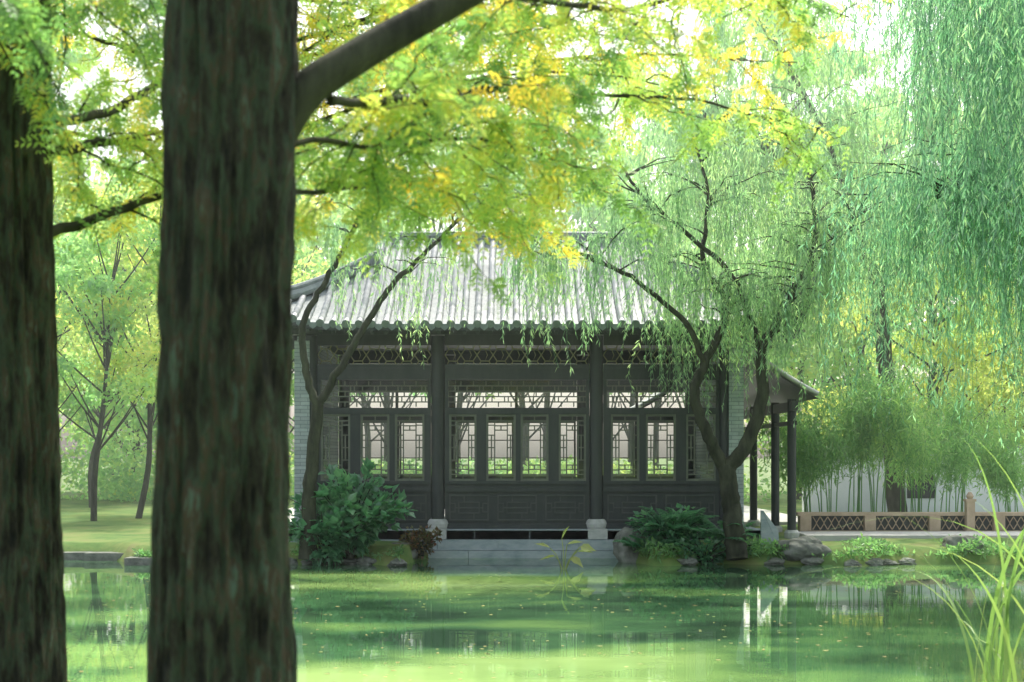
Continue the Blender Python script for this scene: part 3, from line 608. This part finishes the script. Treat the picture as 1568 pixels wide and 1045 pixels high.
def meta_branch(wood,lf,pts,r0,r1,nsub,seed,sl=(.25,.65),gold=.4,start=.1,dens=1.0,drop=.3):
    r=np.random.default_rng(seed); P=smooth_path(pts,8); n=len(P); P[1:]+=np.cumsum(r.normal(size=(n-1,3)),0)*.006; wood.tube(P,np.linspace(r0,r1,n),8)
    SB=[];SD=[];SV=[]
    for k in range(nsub):
        s=start+(1-start)*(k+r.random())/nsub; i=min(int(s*(n-1)),n-2); p=P[i]; T=nrm((P[i+1]-P[i])[None])[0]
        side=np.cross(T,[0,0,1.]); side=side/np.linalg.norm(side)*(1 if k%2 else -1); L=r.uniform(*sl)*(1.1-.5*s)
        D=T*r.uniform(-.3,.9)+side*r.uniform(.2,1)+np.array([0,0,r.uniform(-.7,.55)]); D/=np.linalg.norm(D)
        u=np.linspace(0,1,10)[:,None]; Q=p+D*L*u+np.array([0,0,-1])*drop*r.uniform(.3,1.4)*L*u*u+np.cumsum(r.normal(size=(10,3)),0)*.012; wood.tube(Q,np.linspace(min(r0*.3,.005),.001,10),4)
        gk=gold+r.normal()*.24; m=int(L/.013*dens); t=r.uniform(.08,1,m)*8.99; ii=t.astype(int); Bq=Q[ii]+(Q[ii+1]-Q[ii])*(t-ii)[:,None]; Tq=nrm(Q[ii+1]-Q[ii]); sd2=nrm(np.cross(Tq,np.array([0,0,1.])+r.normal(size=(m,3))*.8))*np.where(np.arange(m)%2,1,-1)[:,None]
        Dq=nrm(Tq*.5+sd2*.8+np.array([0,0,-.3])+r.normal(size=(m,3))*.5); SB.append(Bq);SD.append(Dq);SV.append(np.clip(gk+r.normal(size=m)*.12,0,1))
    SB=np.concatenate(SB);SD=np.concatenate(SD);SV=np.concatenate(SV); m=len(SB); K=5; L=r.uniform(.04,.11,m)
    sd=nrm(np.cross(SD,np.array([0,0,1.])+r.normal(size=(m,3))*.6))
    for sgn in (1,-1):
        u=np.linspace(.1,1,K)[None,:,None]; B=SB[:,None]+SD[:,None]*L[:,None,None]*u+np.array([0,0,-1])*.2*(L[:,None,None]*u**2)
        D=nrm(SD*.55+sgn*sd)[:,None]+np.zeros((1,K,1)); D=D.reshape(-1,3); Bf=B.reshape(-1,3)
        LL=np.repeat(r.uniform(.8,1.3,m),K)*np.tile(.022*np.sin(np.linspace(.7,2.8,K))+.009,m)
        lf.leaves(Bf,D,LL,.0125,np.clip(np.repeat(SV,K)+r.normal(size=m*K)*.05,0,1),side=np.repeat(SD,K,0))
def redwood(name,build):
    e=empty(name); tk,wd,lf=MB(),MB(),MB(); build(tk,wd,lf); tk.build('trunk',[M_bark],e,True); wd.build('branches',[M_bark2],e,True); lf.build('foliage',[M_gold],e)
def treeA(tk,wd,lf):
    trunk(tk,-.76,3.8,.15,6.5,.18,.148,2.0)
    wd.tube(smooth_path([(-.70,3.8,2.55),(-.58,3.82,2.80),(-.42,3.9,2.95),(-.1,4.1,3.2),(.35,4.4,3.55),(.9,4.8,4.1)],6),np.linspace(.058,.03,31),14)
    mb_=lambda *a,**k:meta_branch(wd,lf,*a,**k)
    mb_([(-.5,3.9,2.83),(-.2,4.6,3.02),(.1,5.5,3.3),(.8,6.3,3.45),(1.55,7,3.45)],.014,.004,40,201,gold=.42)
    mb_([(-.1,4.1,3.2),(.3,5.0,3.4),(.9,5.8,3.7),(1.5,6.4,3.8)],.012,.004,26,202,gold=.4)
    mb_([(-.65,3.9,2.7),(-.35,4.6,2.85),(0,5.4,3.0),(.35,6.2,3.05)],.010,.003,34,203,gold=.45)
    mb_([(-.7,3.9,2.55),(-.45,5,2.82),(-.2,6,3.0),(.15,6.8,3.0)],.009,.003,34,204,gold=.5)
    mb_([(.3,4.4,3.5),(.2,5.4,3.7),(.1,6.4,3.8),(.1,7.2,3.9)],.010,.003,26,205,gold=.5)
    mb_([(-.8,3.75,3.3),(-.5,5.2,3.7),(-.3,6.5,3.9)],.010,.003,28,206,gold=.6)
redwood('dawn_redwood_tree',treeA)
def treeB(tk,wd,lf):
    trunk(tk,-1.78,5.0,.15,7,.185,.155,5.0,(-.05,0))
    for k,(pts,g) in enumerate([([(-1.7,5,2.6),(-1.45,5.6,2.9),(-1.25,6.3,3.2),(-1.0,7,3.4)],.45),([(-1.7,5,3.0),(-1.5,5.8,3.35),(-1.3,6.6,3.9),(-1.2,7.2,4.3)],.4),([(-1.7,4.9,2.9),(-1.5,5.2,3.0),(-1.3,5.5,3.1),(-1.1,5.9,3.1)],.4),([(-1.7,4.9,3.4),(-1.35,4.9,3.5),(-1.0,5.2,3.6)],.3),([(-1.8,4.8,3.3),(-1.6,4.2,3.25),(-1.4,3.8,3.1)],.2)]):
        meta_branch(wd,lf,pts,.022,.004,20,220+k,gold=g,sl=(.2,.55))
redwood('dawn_redwood_tree',treeB)
def treeC(tk,wd,lf):
    trunk(tk,-1.46,7.45,.15,11,.14,.07,8.0)
    r=np.random.default_rng(77)
    for k in range(32):
        z=3.35+k*.1; a=r.uniform(-1.0,1.6) if k%4 else r.uniform(2.2,4.0); L=r.uniform(1.6,3.3); h=np.array([math.cos(a),math.sin(a),0]); p=np.array([-1.46,7.45,z])
        up=r.uniform(.0,.3)
        meta_branch(wd,lf,[p,p+h*L*.35+[0,0,L*.35*up+.05],p+h*L*.7+[0,0,L*.6*up+.03],p+h*L+[0,0,L*.7*up-.1]],.014,.003,24,300+k,gold=r.uniform(.4,.95),sl=(.3,.75),dens=.72)
redwood('dawn_redwood_tree',treeC)
